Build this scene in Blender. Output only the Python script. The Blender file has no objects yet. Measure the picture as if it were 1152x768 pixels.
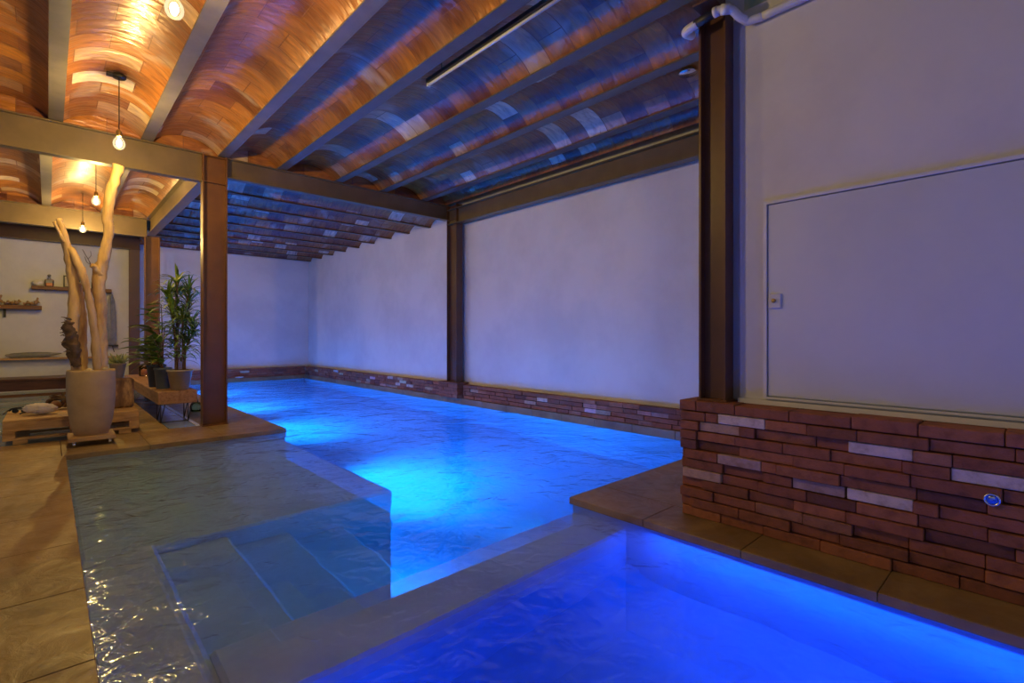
import bpy, bmesh, math, random
from mathutils import Vector, Matrix, noise
random.seed(7)
sc = bpy.context.scene
COL = sc.collection
PI = math.pi

# ------------------------------------------------------------------ helpers
class MB:
    """collects geometry for ONE mesh object"""
    def __init__(s):
        s.v = []; s.f = []; s.c = []; s.uv = []; s.sm = []
    def add(s, vs, fs, col=None, uvs=None, smooth=False):
        b = len(s.v)
        s.v += [tuple(p) for p in vs]
        for i, f in enumerate(fs):
            s.f.append(tuple(b + k for k in f))
            s.c.append(col or (1, 1, 1))
            s.uv.append(uvs[i] if uvs else None)
            s.sm.append(smooth)
        return s
    def box(s, x0, x1, y0, y1, z0, z1, col=None, bev=0.0, M=None):
        x0, x1 = sorted((x0, x1)); y0, y1 = sorted((y0, y1)); z0, z1 = sorted((z0, z1))
        if bev <= 0:
            vs = [(x, y, z) for z in (z0, z1) for y in (y0, y1) for x in (x0, x1)]
            fs = [(0, 2, 3, 1), (4, 5, 7, 6), (0, 1, 5, 4), (2, 6, 7, 3), (0, 4, 6, 2), (1, 3, 7, 5)]
        else:
            bm = bmesh.new()
            bmesh.ops.create_cube(bm, size=1)
            for v in bm.verts:
                v.co = Vector(((x0 + x1) / 2 + v.co.x * (x1 - x0), (y0 + y1) / 2 + v.co.y * (y1 - y0), (z0 + z1) / 2 + v.co.z * (z1 - z0)))
            bmesh.ops.bevel(bm, geom=bm.edges[:], offset=bev, segments=1, affect='EDGES')
            bm.verts.index_update()
            vs = [tuple(v.co) for v in bm.verts]; fs = [tuple(v.index for v in f.verts) for f in bm.faces]
            bm.free()
        if M is not None: vs = [tuple(M @ Vector(p)) for p in vs]
        return s.add(vs, fs, col)
    def lathe(s, prof, n=32, c=(0, 0, 0), col=None, smooth=True, M=None, cap0=True, cap1=True):
        vs = []; fs = []
        for (r, z) in prof:
            for k in range(n):
                a = 2 * PI * k / n
                vs.append((c[0] + r * math.cos(a), c[1] + r * math.sin(a), c[2] + z))
        m = len(prof)
        for i in range(m - 1):
            for k in range(n):
                k2 = (k + 1) % n
                fs.append((i * n + k, i * n + k2, (i + 1) * n + k2, (i + 1) * n + k))
        if cap0: fs.append(tuple(range(n))[::-1])
        if cap1: fs.append(tuple((m - 1) * n + k for k in range(n)))
        if M is not None: vs = [tuple(M @ Vector(p)) for p in vs]
        return s.add(vs, fs, col, smooth=smooth)
    def tube(s, pts, rads, n=10, col=None, jitter=0.0, flat=1.0, smooth=True):
        pts = [Vector(p) for p in pts]
        if not isinstance(rads, (list, tuple)): rads = [rads] * len(pts)
        vs = []; fs = []
        up = Vector((0.13, 0.97, 0.2)).normalized()
        prevx = None
        for i, p in enumerate(pts):
            t = (pts[min(i + 1, len(pts) - 1)] - pts[max(i - 1, 0)]).normalized()
            if prevx is None:
                x = t.cross(up)
                if x.length < .1: x = t.cross(Vector((1, 0, 0)))
            else:
                x = prevx - t * prevx.dot(t)
            x.normalize(); prevx = x; y = t.cross(x)
            for k in range(n):
                a = 2 * PI * k / n
                r = rads[i] * (1 + jitter * noise.noise(Vector((math.cos(a) * 1.3, math.sin(a) * 1.3, i * .35)) + p * 2))
                vs.append(p + x * (r * math.cos(a)) + y * (r * flat * math.sin(a)))
        for i in range(len(pts) - 1):
            for k in range(n):
                k2 = (k + 1) % n
                fs.append((i * n + k, i * n + k2, (i + 1) * n + k2, (i + 1) * n + k))
        fs.append(tuple(range(n))[::-1]); m = (len(pts) - 1) * n
        fs.append(tuple(m + k for k in range(n)))
        return s.add(vs, fs, col, smooth=smooth)
    def ball(s, c, r, sub=2, col=None, rough=0.0, seed=0, f=3.0):
        bm = bmesh.new(); bmesh.ops.create_icosphere(bm, subdivisions=sub, radius=1)
        vs = []
        for v in bm.verts:
            d = 1 + rough * noise.noise(v.co * f + Vector((seed * 3.1, 0, seed)))
            vs.append((c[0] + v.co.x * r[0] * d, c[1] + v.co.y * r[1] * d, c[2] + v.co.z * r[2] * d))
        bm.verts.index_update()
        fs = [tuple(v.index for v in fc.verts) for fc in bm.faces]; bm.free()
        return s.add(vs, fs, col, smooth=True)
    def build(s, name, mat, parent=None):
        me = bpy.data.meshes.new(name)
        me.from_pydata(s.v, [], s.f); me.update()
        ca = me.color_attributes.new('tint', 'FLOAT_COLOR', 'CORNER')
        hasuv = any(u is not None for u in s.uv)
        uvl = me.uv_layers.new(name='UVMap') if hasuv else None
        for i, p in enumerate(me.polygons):
            p.use_smooth = s.sm[i]
            for j, li in enumerate(p.loop_indices):
                ca.data[li].color = (*s.c[i], 1)
                if hasuv and s.uv[i]: uvl.data[li].uv = s.uv[i][j]
        me.materials.append(mat)
        o = bpy.data.objects.new(name, me); COL.objects.link(o)
        if parent is not None: o.parent = parent
        return o

def recenter(o, loc):
    """move the origin of a parentless mesh (and keep geometry in place)"""
    o.data.transform(Matrix.Translation(-Vector(loc))); o.location = loc

def empty(name, label=None, cat=None, loc=(0, 0, 0), rz=0.0, group=None, kind=None):
    o = bpy.data.objects.new(name, None); COL.objects.link(o)
    o.location = loc; o.rotation_euler = (0, 0, rz); o.empty_display_size = .1
    tag(o, label, cat, group, kind); return o

def tag(o, label=None, cat=None, group=None, kind=None):
    if label: o['label'] = label
    if cat: o['category'] = cat
    if group: o['group'] = group
    if kind: o['kind'] = kind
    return o

# ------------------------------------------------------------------ materials
def NM(name):
    m = bpy.data.materials.new(name); m.use_nodes = True
    nt = m.node_tree; b = nt.nodes['Principled BSDF']
    return m, nt, b
def N(nt, t, **kw):
    n = nt.nodes.new(t)
    for k, v in kw.items():
        if k in n.inputs.keys(): n.inputs[k].default_value = v
        else: setattr(n, k, v)
    return n
def L(nt, a, b): nt.links.new(a, b)
def ramp(nt, fac, stops):
    r = nt.nodes.new('ShaderNodeValToRGB'); e = r.color_ramp.elements
    while len(e) < len(stops): e.new(.5)
    for i, (p, c) in enumerate(stops): e[i].position = p; e[i].color = (*c, 1)
    L(nt, fac, r.inputs[0]); return r
def coords(nt, scale=(1, 1, 1), kind='Object'):
    tc = nt.nodes.new('ShaderNodeTexCoord'); mp = nt.nodes.new('ShaderNodeMapping')
    mp.inputs['Scale'].default_value = scale; L(nt, tc.outputs[kind], mp.inputs[0]); return mp.outputs[0]

def noisy(name, c1, c2, scale=4, rough=.5, bump=.0, metal=0, stretch=(1, 1, 1), detail=4, coat=0, c3=None, tint=False, bscale=None, spec=.5):
    m, nt, b = NM(name)
    co = coords(nt, stretch)
    n = N(nt, 'ShaderNodeTexNoise', Scale=scale, Detail=detail, Roughness=.6); L(nt, co, n.inputs['Vector'])
    st = [(.3, c1), (.7, c2)] if c3 is None else [(.28, c1), (.5, c2), (.72, c3)]
    r = ramp(nt, n.outputs[0], st)
    if tint:
        a = N(nt, 'ShaderNodeVertexColor', layer_name='tint')
        mx = N(nt, 'ShaderNodeMix', data_type='RGBA', blend_type='MULTIPLY'); mx.inputs[0].default_value = 1
        L(nt, r.outputs[0], mx.inputs[6]); L(nt, a.outputs[0], mx.inputs[7]); L(nt, mx.outputs[2], b.inputs['Base Color'])
    else:
        L(nt, r.outputs[0], b.inputs['Base Color'])
    b.inputs['Roughness'].default_value = rough; b.inputs['Metallic'].default_value = metal
    b.inputs['Coat Weight'].default_value = coat; b.inputs['Coat Roughness'].default_value = .12
    b.inputs['Specular IOR Level'].default_value = spec
    if bump:
        n2 = N(nt, 'ShaderNodeTexNoise', Scale=bscale or scale * 4, Detail=5); L(nt, co, n2.inputs['Vector'])
        bp = N(nt, 'ShaderNodeBump', Strength=bump, Distance=.01); L(nt, n2.outputs[0], bp.inputs['Height']); L(nt, bp.outputs[0], b.inputs['Normal'])
    return m

M = {}
# plaster
def plaster(name, base, patch):
    m, nt, b = NM(name)
    co = coords(nt)
    n = N(nt, 'ShaderNodeTexNoise', Scale=1.1, Detail=6, Roughness=.6); L(nt, co, n.inputs['Vector'])
    r = ramp(nt, n.outputs[0], [(.35, patch), (.6, base)]); L(nt, r.outputs[0], b.inputs['Base Color'])
    b.inputs['Roughness'].default_value = .55
    b.inputs['Specular IOR Level'].default_value = .35
    n2 = N(nt, 'ShaderNodeTexNoise', Scale=3.2, Detail=7, Roughness=.55); L(nt, co, n2.inputs['Vector'])
    bp = N(nt, 'ShaderNodeBump', Strength=.35, Distance=.02); L(nt, n2.outputs[0], bp.inputs['Height']); L(nt, bp.outputs[0], b.inputs['Normal'])
    return m
M['plaster'] = plaster('white_plaster', (.72, .71, .69), (.62, .61, .60))
M['panel'] = plaster('painted_panel', (.66, .68, .68), (.60, .62, .62))
M['panel'].node_tree.nodes['Principled BSDF'].inputs['Roughness'].default_value = .38
M['greenpaint'] = noisy('flaking_green_paint', (.16, .42, .36), (.75, .70, .48), 5, .6, .1)
# vault tile
def vault_mat():
    m, nt, b = NM('varnished_clay_tile')
    uv = N(nt, 'ShaderNodeUVMap', uv_map='UVMap')
    br = N(nt, 'ShaderNodeTexBrick', Scale=1.0); br.offset = .5; br.squash = 1
    br.inputs['Color1'].default_value = (0, 0, 0, 1); br.inputs['Color2'].default_value = (1, 1, 1, 1)
    br.inputs['Mortar'].default_value = (0, 0, 0, 1)
    br.inputs['Mortar Size'].default_value = .005; br.inputs['Mortar Smooth'].default_value = .2
    br.inputs['Brick Width'].default_value = .52; br.inputs['Row Height'].default_value = .277
    br.inputs['Bias'].default_value = 0
    L(nt, uv.outputs[0], br.inputs['Vector'])
    # one value per brick
    r1 = ramp(nt, br.outputs['Color'], [(0, (.15, .050, .018)), (.35, (.31, .118, .028)), (.70, (.42, .172, .038)), (.84, (.19, .062, .026)), (.90, (.46, .27, .14)), (1, (.68, .56, .44))])
    r1.color_ramp.interpolation = 'LINEAR'
    # streaky glaze
    mp = N(nt, 'ShaderNodeMapping'); mp.inputs['Scale'].default_value = (1.5, 4.2, 1); L(nt, uv.outputs[0], mp.inputs[0])
    n = N(nt, 'ShaderNodeTexNoise', Scale=1.5, Detail=4, Roughness=.55, Distortion=2.6); L(nt, mp.outputs[0], n.inputs['Vector'])
    r2 = ramp(nt, n.outputs[0], [(.22, (.42, .36, .28)), (.5, (1, 1, 1)), (.66, (1.25, 1.25, 1.1)), (.78, (1.8, 1.8, 1.5))])
    mx = N(nt, 'ShaderNodeMix', data_type='RGBA', blend_type='MULTIPLY'); mx.inputs[0].default_value = 1
    L(nt, r1.outputs[0], mx.inputs[6]); L(nt, r2.outputs[0], mx.inputs[7])
    # pale lime bloom patches
    n3 = N(nt, 'ShaderNodeTexNoise', Scale=1.5, Detail=3, Distortion=.8); L(nt, coords(nt), n3.inputs['Vector'])
    r3 = ramp(nt, n3.outputs[0], [(.60, (0, 0, 0)), (.70, (.6, .6, .6))])
    mx3 = N(nt, 'ShaderNodeMix', data_type='RGBA'); L(nt, r3.outputs[0], mx3.inputs[0]); L(nt, mx.outputs[2], mx3.inputs[6]); mx3.inputs[7].default_value = (.50, .42, .34, 1)
    # mortar
    mx2 = N(nt, 'ShaderNodeMix', data_type='RGBA'); L(nt, br.outputs['Fac'], mx2.inputs[0]); L(nt, mx3.outputs[2], mx2.inputs[6]); mx2.inputs[7].default_value = (.19, .075, .028, 1)
    L(nt, mx2.outputs[2], b.inputs['Base Color'])
    b.inputs['Roughness'].default_value = .30
    b.inputs['Specular Tint'].default_value = (1, .58, .70, 1); b.inputs['Specular IOR Level'].default_value = .8; b.inputs['Coat Weight'].default_value = .22; b.inputs['Coat Roughness'].default_value = .13; b.inputs['Coat IOR'].default_value = 1.6
    mp4 = N(nt, 'ShaderNodeMapping'); mp4.inputs['Scale'].default_value = (1, 4.5, 1); L(nt, uv.outputs[0], mp4.inputs[0])
    n4 = N(nt, 'ShaderNodeTexNoise', Scale=3.0, Detail=3, Roughness=.5, Distortion=.6); L(nt, mp4.outputs[0], n4.inputs['Vector'])
    ad = N(nt, 'ShaderNodeMath', operation='MULTIPLY_ADD'); L(nt, br.outputs['Fac'], ad.inputs[0]); ad.inputs[1].default_value = -.35; L(nt, n4.outputs[0], ad.inputs[2])
    ad2 = N(nt, 'ShaderNodeMath', operation='MULTIPLY_ADD'); L(nt, br.outputs['Color'], ad2.inputs[0]); ad2.inputs[1].default_value = .25; L(nt, ad.outputs[0], ad2.inputs[2])
    sx = N(nt, 'ShaderNodeSeparateXYZ'); L(nt, uv.outputs[0], sx.inputs[0])
    dv = N(nt, 'ShaderNodeMath', operation='DIVIDE'); L(nt, sx.outputs[1], dv.inputs[0]); dv.inputs[1].default_value = .277
    fc = N(nt, 'ShaderNodeMath', operation='FRACT'); L(nt, dv.outputs[0], fc.inputs[0])
    ad3 = N(nt, 'ShaderNodeMath', operation='MULTIPLY_ADD'); L(nt, fc.outputs[0], ad3.inputs[0]); ad3.inputs[1].default_value = .75; L(nt, ad2.outputs[0], ad3.inputs[2])
    bp = N(nt, 'ShaderNodeBump', Strength=.6, Distance=.03); L(nt, ad3.outputs[0], bp.inputs['Height'])
    L(nt, bp.outputs[0], b.inputs['Normal']); L(nt, bp.outputs[0], b.inputs['Coat Normal'])
    return m
M['vault'] = vault_mat()
M['slab'] = noisy('concrete_slab', (.25, .24, .22), (.35, .33, .3), 3, .9)
M['joist'] = noisy('grey_painted_steel', (.10, .088, .08), (.15, .13, .115), 5, .42, .05)
M['beam'] = noisy('brown_painted_steel', (.11, .078, .045), (.16, .11, .065), 3, .40, .05)
M['column'] = noisy('rust_brown_steel', (.11, .045, .015), (.17, .07, .024), 3, .38, .05)
M['piercol'] = noisy('mid_brown_steel', (.10, .042, .02), (.15, .065, .03), 3, .40, .05)
M['darkcol'] = noisy('dark_brown_steel', (.085, .04, .025), (.13, .06, .035), 3, .40, .05)
# bricks, colours come from the tint attribute
M['brick'] = noisy('clay_brick', (.62, .55, .5), (1.0, 1.0, 1.0), 14, .72, .5, tint=True, bscale=60, c3=(1.2, 1.15, 1.1))
M['mortar'] = noisy('dark_joint', (.05, .025, .015), (.08, .04, .02), 10, .95)
# stone deck
def deck_mat():
    m, nt, b = NM('sandstone_deck')
    co = coords(nt)
    n = N(nt, 'ShaderNodeTexNoise', Scale=1.7, Detail=8, Roughness=.62, Distortion=.6); L(nt, co, n.inputs['Vector'])
    r = ramp(nt, n.outputs[0], [(.30, (.15, .092, .038)), (.5, (.25, .16, .066)), (.68, (.36, .245, .11))])
    a = N(nt, 'ShaderNodeVertexColor', layer_name='tint')
    mx = N(nt, 'ShaderNodeMix', data_type='RGBA', blend_type='MULTIPLY'); mx.inputs[0].default_value = 1
    L(nt, r.outputs[0], mx.inputs[6]); L(nt, a.outputs[0], mx.inputs[7]); L(nt, mx.outputs[2], b.inputs['Base Color'])
    n2 = N(nt, 'ShaderNodeTexNoise', Scale=7, Detail=7, Roughness=.6, Distortion=1.5); L(nt, co, n2.inputs['Vector'])
    rr = ramp(nt, n2.outputs[0], [(.3, (.33,) * 3), (.7, (.6,) * 3)]); L(nt, rr.outputs[0], b.inputs['Roughness'])
    bp = N(nt, 'ShaderNodeBump', Strength=.4, Distance=.012); L(nt, n2.outputs[0], bp.inputs['Height']); L(nt, bp.outputs[0], b.inputs['Normal'])
    return m
M['deck'] = deck_mat()
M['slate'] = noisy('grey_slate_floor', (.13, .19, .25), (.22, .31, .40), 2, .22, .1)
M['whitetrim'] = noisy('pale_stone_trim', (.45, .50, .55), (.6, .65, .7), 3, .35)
def pool_mat():
    m, nt, b = NM('pale_pool_tile')
    co = coords(nt)
    n = N(nt, 'ShaderNodeTexNoise', Scale=1.4, Detail=5, Roughness=.6, Distortion=1); L(nt, co, n.inputs['Vector'])
    r = ramp(nt, n.outputs[0], [(.3, (.60, .60, .58)), (.7, (.82, .81, .78))]); L(nt, r.outputs[0], b.inputs['Base Color'])
    b.inputs['Roughness'].default_value = .6
    return m
M['pool'] = pool_mat()
# water: clear with mirror-like fresnel surface and rippled normals
def water_mat():
    m = bpy.data.materials.new('rippled_water'); m.use_nodes = True; nt = m.node_tree
    nt.nodes.clear(); out = N(nt, 'ShaderNodeOutputMaterial')
    tr = N(nt, 'ShaderNodeBsdfTransparent'); tr.inputs[0].default_value = (.86, .96, 1, 1)
    gl = N(nt, 'ShaderNodeBsdfGlossy'); gl.inputs['Roughness'].default_value = .05; gl.inputs['Color'].default_value = (.62, .72, .95, 1)
    co = coords(nt)
    n1 = N(nt, 'ShaderNodeTexNoise', Scale=2.0, Detail=1, Roughness=.5, Distortion=.5); L(nt, co, n1.inputs['Vector'])
    n2 = N(nt, 'ShaderNodeTexNoise', Scale=8, Detail=2, Roughness=.5, Distortion=.8); L(nt, co, n2.inputs['Vector'])
    ad = N(nt, 'ShaderNodeMath', operation='MULTIPLY_ADD'); L(nt, n2.outputs[0], ad.inputs[0]); ad.inputs[1].default_value = .42; L(nt, n1.outputs[0], ad.inputs[2])
    bp = N(nt, 'ShaderNodeBump', Strength=1.0, Distance=.045); L(nt, ad.outputs[0], bp.inputs['Height'])
    gl0 = gl; gl_b = N(nt, 'ShaderNodeBsdfGlossy'); gl_b.inputs['Roughness'].default_value = .10; gl_b.inputs['Color'].default_value = (.95, .95, .95, 1); L(nt, bp.outputs[0], gl_b.inputs['Normal'])
    fr = N(nt, 'ShaderNodeFresnel', IOR=1.33); L(nt, bp.outputs[0], fr.inputs['Normal']); L(nt, bp.outputs[0], gl.inputs['Normal'])
    gm = N(nt, 'ShaderNodeMixShader'); gm.inputs[0].default_value = .5; L(nt, gl.outputs[0], gm.inputs[1]); L(nt, gl_b.outputs[0], gm.inputs[2]); gl = gm
    mx = N(nt, 'ShaderNodeMixShader'); L(nt, fr.outputs[0], mx.inputs[0]); L(nt, tr.outputs[0], mx.inputs[1]); L(nt, gl.outputs[0], mx.inputs[2])
    rf = N(nt, 'ShaderNodeBsdfRefraction', IOR=1.33, Roughness=.03); rf.inputs[0].default_value = (.86, .96, 1, 1); bp2 = N(nt, 'ShaderNodeBump', Strength=1.0, Distance=.022); L(nt, n1.outputs[0], bp2.inputs['Height']); L(nt, bp2.outputs[0], rf.inputs['Normal'])
    m2 = N(nt, 'ShaderNodeMixShader'); m2.inputs[0].default_value = .72; L(nt, tr.outputs[0], m2.inputs[1]); L(nt, rf.outputs[0], m2.inputs[2])
    L(nt, m2.outputs[0], mx.inputs[1])
    L(nt, mx.outputs[0], out.inputs[0])
    va = N(nt, 'ShaderNodeVolumeAbsorption', Density=1.0); va.inputs[0].default_value = (.38, .78, .95, 1)
    vs = N(nt, 'ShaderNodeVolumeScatter', Density=.16, Anisotropy=.2); vs.inputs[0].default_value = (.75, .9, 1, 1)
    av = N(nt, 'ShaderNodeAddShader'); L(nt, va.outputs[0], av.inputs[0]); L(nt, vs.outputs[0], av.inputs[1]); L(nt, av.outputs[0], out.inputs['Volume'])
    return m
M['water'] = water_mat()
def glass_mat(name, tint=(.95, .95, .93), fac=None):
    m = bpy.data.materials.new(name); m.use_nodes = True; nt = m.node_tree
    nt.nodes.clear(); out = N(nt, 'ShaderNodeOutputMaterial')
    tr = N(nt, 'ShaderNodeBsdfTransparent'); tr.inputs[0].default_value = (*tint, 1)
    gl = N(nt, 'ShaderNodeBsdfGlossy'); gl.inputs['Roughness'].default_value = .03
    fr = N(nt, 'ShaderNodeFresnel', IOR=1.5)
    mx = N(nt, 'ShaderNodeMixShader'); L(nt, fr.outputs[0], mx.inputs[0]); L(nt, tr.outputs[0], mx.inputs[1]); L(nt, gl.outputs[0], mx.inputs[2])
    L(nt, mx.outputs[0], out.inputs[0]); return m
M['glass'] = glass_mat('clear_glass')
def emis(name, col, s):
    m = bpy.data.materials.new(name); m.use_nodes = True; nt = m.node_tree; nt.nodes.clear()
    out = N(nt, 'ShaderNodeOutputMaterial'); e = N(nt, 'ShaderNodeEmission', Strength=s); e.inputs[0].default_value = (*col, 1)
    L(nt, e.outputs[0], out.inputs[0]); return m
BULB_S = 4900
def bulb_glass():
    m = glass_mat('glowing_bulb_glass', (1, .97, .9)); nt = m.node_tree
    out = [n for n in nt.nodes if n.type == 'OUTPUT_MATERIAL'][0]; src = out.inputs[0].links[0].from_socket
    e = N(nt, 'ShaderNodeEmission', Strength=.32); e.inputs[0].default_value = (1, .82, .50, 1)
    a = N(nt, 'ShaderNodeAddShader'); L(nt, src, a.inputs[0]); L(nt, e.outputs[0], a.inputs[1]); L(nt, a.outputs[0], out.inputs[0]); return m
M['bulbglass'] = bulb_glass()
M['filament'] = emis('glowing_filament', (1, .69, .22), BULB_S)
M['black'] = noisy('black_metal', (.012, .012, .012), (.03, .03, .03), 10, .45)
M['brass'] = noisy('aged_brass', (.35, .24, .08), (.5, .36, .14), 20, .35, metal=.8)
M['chrome'] = noisy('chrome', (.6, .6, .62), (.75, .75, .78), 20, .18, metal=1)
M['pvc'] = noisy('white_pvc', (.62, .62, .66), (.72, .72, .75), 4, .35)
M['whiteplastic'] = noisy('white_plastic', (.6, .6, .6), (.66, .66, .66), 4, .4)
M['terracotta'] = noisy('sand_coloured_clay', (.40, .28, .13), (.50, .36, .18), 6, .62, .15)
M['wood'] = noisy('weathered_board', (.26, .14, .05), (.46, .28, .12), 3, .6, .3, stretch=(1, 8, 8), c3=(.55, .36, .17))
M['woodx'] = noisy('bench_timber', (.20, .10, .04), (.38, .20, .09), 3, .6, .35, stretch=(8, 1, 8), c3=(.46, .27, .13))
M['shelfwood'] = noisy('dark_shelf_timber', (.13, .05, .018), (.24, .10, .04), 3, .55, .3, stretch=(1, 8, 8))
M['darkwood'] = noisy('mahogany', (.055, .02, .012), (.11, .04, .022), 3, .35, .1, stretch=(1, 8, 8))
M['ledge'] = noisy('oak_ledge', (.42, .24, .09), (.55, .33, .14), 3, .5, .1, stretch=(1, 8, 8))
M['driftwood'] = noisy('bare_driftwood', (.33, .19, .07), (.56, .37, .15), 2.2, .65, .6, stretch=(5, 5, 1), c3=(.66, .46, .22), bscale=7)
M['bark'] = noisy('dark_shaggy_bark', (.06, .035, .018), (.20, .12, .06), 9, .85, .8)
M['stump'] = noisy('split_log', (.05, .025, .012), (.17, .09, .035), 5, .7, .9, c3=(.60, .38, .14), stretch=(2, 2, .7), bscale=14)
M['pebble'] = noisy('cream_pebbles', (.5, .4, .25), (.66, .54, .36), 14, .6)
M['greypot'] = noisy('taupe_pot', (.22, .18, .12), (.28, .23, .16), 6, .5)
M['potbeige'] = noisy('olive_beige_pot', (.36, .30, .18), (.44, .37, .24), 6, .45)
M['bluepot'] = noisy('blue_grey_pot', (.09, .13, .19), (.12, .17, .24), 6, .4)
M['navypot'] = noisy('navy_pot', (.03, .05, .10), (.045, .07, .13), 6, .4)
M['brightblue'] = noisy('bright_blue_pot', (.04, .12, .55), (.06, .17, .65), 6, .35)
M['soil'] = noisy('potting_soil', (.03, .02, .012), (.07, .045, .025), 30, .95, .6)
M['leaf'] = noisy('green_leaf', (.05, .11, .015), (.14, .26, .035), 5, .38, c3=(.32, .42, .06), tint=True)
M['leafblue'] = noisy('succulent_leaf', (.10, .15, .06), (.26, .30, .12), 7, .5, c3=(.42, .40, .18))
M['cane'] = noisy('brown_cane', (.13, .07, .03), (.24, .14, .07), 12, .7, .4)
M['coral'] = noisy('white_coral', (.72, .66, .54), (.85, .80, .70), 16, .8, .9)
M['greystone'] = noisy('grey_stone', (.16, .16, .15), (.30, .29, .26), 6, .5, .2)
M['candlewax'] = noisy('orange_candle', (.75, .28, .12), (.85, .38, .18), 6, .5)
M['greenglass'] = glass_mat('green_glass', (.55, .85, .72))
M['paper'] = noisy('cream_print', (.5, .42, .3), (.62, .54, .4), 8, .7)
M['bonewood'] = noisy('tan_driftwood_pieces', (.26, .14, .06), (.48, .30, .15), 9, .7, .6)
M['twig'] = noisy('grey_twig', (.14, .11, .09), (.24, .20, .17), 9, .8)
M['jetblue'] = noisy('blue_button', (.02, .10, .8), (.04, .2, .9), 6, .3)

WATER = -.05
# ------------------------------------------------------------------ setting: floors and pool shell
def slabs(name, rects, z0, z1, step=None, axis='y', jit=.05, gap=.003, bev=.003):
    """stone slabs laid in a run"""
    mb = MB()
    for (x0, x1, y0, y1) in rects:
        if axis == 'y': n = max(1, round((y1 - y0) / step)); cuts = [y0 + (y1 - y0) * k / n for k in range(n + 1)]
        else: n = max(1, round((x1 - x0) / step)); cuts = [x0 + (x1 - x0) * k / n for k in range(n + 1)]
        for a, b_ in zip(cuts, cuts[1:]):
            t = 1 + random.uniform(-jit, jit); c = (t, t * random.uniform(.96, 1.03), t * random.uniform(.93, 1.03))
            if axis == 'y': mb.box(x0, x1 - gap * 0, a + gap / 2, b_ - gap / 2, z0, z1, c, bev)
            else: mb.box(a + gap / 2, b_ - gap / 2, y0, y1, z0, z1, c, bev)
    return mb
# deck, left side: slabs with joints every ~0.75 m
mb = slabs('deck', [(-.62, .13, -2.6, 6.71)], -.05, 0, .74)
for k in range(7):
    m2 = slabs('x', [(-.63 - .76 * (k + 1), -.63 - .76 * k, -2.6, 7.72)], -.05, 0, .76); mb.v, o0 = mb.v, len(mb.v)
    for f, c in zip(m2.f, m2.c): mb.f.append(tuple(i + o0 for i in f)); mb.c.append(c); mb.uv.append(None); mb.sm.append(False)
    mb.v += m2.v
def merge(a, b):
    o0 = len(a.v); a.v += b.v
    for f, c in zip(b.f, b.c): a.f.append(tuple(i + o0 for i in f)); a.c.append(c); a.uv.append(None); a.sm.append(False)
merge(mb, slabs('x', [(-.62, 2.26, 6.715, 7.72)], -.05, 0, .82, axis='x'))
merge(mb, slabs('x', [(1.50, 2.26, 7.725, 14.9)], -.05, 0, .8))
merge(mb, slabs('x', [(.55, 1.14, 7.725, 12.4)], -.05, 0, .8))
deck = mb.build('floor', M['deck']); tag(deck, kind='structure')
# spur and strip beside the spa
mb = slabs('x', [(2.84, 3.24, -2.6, 2.43)], -.05, .0, .66)
merge(mb, slabs('x', [(3.245, 5.60, 1.66, 2.43)], -.05, .0, .8, axis='x'))
spur = mb.build('floor', M['deck']); tag(spur, kind='structure')
# coping under the brick curbs
mb = slabs('x', [(5.50, 5.66, 2.44, 15.1)], -.05, .06, .6)
merge(mb, slabs('x', [(1.5, 5.5, 14.86, 15.1)], -.05, .06, .6, axis='x'))
cop = mb.build('floor', M['deck']); tag(cop, kind='structure')
# slate interior floor, strip under bench standing in for its shade, pale trim line
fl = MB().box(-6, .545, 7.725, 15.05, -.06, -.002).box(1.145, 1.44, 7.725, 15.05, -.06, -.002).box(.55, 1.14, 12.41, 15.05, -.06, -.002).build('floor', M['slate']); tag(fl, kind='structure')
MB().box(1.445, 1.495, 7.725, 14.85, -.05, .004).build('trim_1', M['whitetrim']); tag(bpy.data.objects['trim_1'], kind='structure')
# ground mass under the deck (supports)
base = MB()
base.box(-6, .10, -2.6, 6.70, -1.8, -.055); base.box(-6, 2.22, 6.74, 15.05, -1.8, -.065)
base.box(2.90, 3.3, -2.6, 2.40, -1.8, -.055); base.box(3.3, 5.9, 1.6, 2.38, -1.8, -.055); base.box(5.56, 5.9, 2.38, 15.3, -1.8, -.055); base.box(2.22, 5.56, 14.9, 15.3, -1.8, -.055)
g = base.build('floor', M['slab']); tag(g, kind='structure')
# pool shell
D = -1.55
pool = MB()
def face(x0, y0, z0, x1, y1, z1):   # vertical wall panel as thin box
    pool.box(x0, x1, y0, y1, z0, z1)
pool.box(.09, 5.56, -2.6, 14.9, D - .1, D)                       # bottom
pool.box(.095, .13, -2.6, 6.70, D, -.052)                        # left side
pool.box(2.225, 2.25, 6.71, 14.9, D, -.052)                      # side below deck, back
pool.box(.13, 2.25, 6.70, 6.735, D, -.052)                        # side below planter
pool.box(2.25, 5.5, 14.86, 14.9, D, -.052)
pool.box(5.52, 5.56, 2.40, 14.86, D, -.052)
pool.box(2.86, 5.52, 2.385, 2.41, D, -.052)
pool.box(2.86, 2.895, -2.6, 2.385, D, -.052)
pool.box(.13, 2.86, -2.6, -2.4, D, -.052)
# shallow shelf
pool.box(.13, 2.17, 3.84, 6.70, D, -.31, bev=.03)
# top landing, steps
pool.box(.13, .49, -2.4, 3.84, D, -.22, bev=.02)
pool.box(.49, .91, 2.33, 3.84, D, -.41, bev=.02)
pool.box(.91, 1.31, 2.33, 3.84, D, -.60, bev=.02)
pool.box(1.31, 1.71, 2.33, 3.84, D, -.79, bev=.02)
# divider towards the spa
pool.box(.49, 2.86, 1.93, 2.39, D, -.19, bev=.02)
# spa bench and floor
pool.box(.49, 2.86, -2.4, 1.93, D, -.78)
shell = pool.build('floor', M['pool']); tag(shell, kind='structure')
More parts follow.
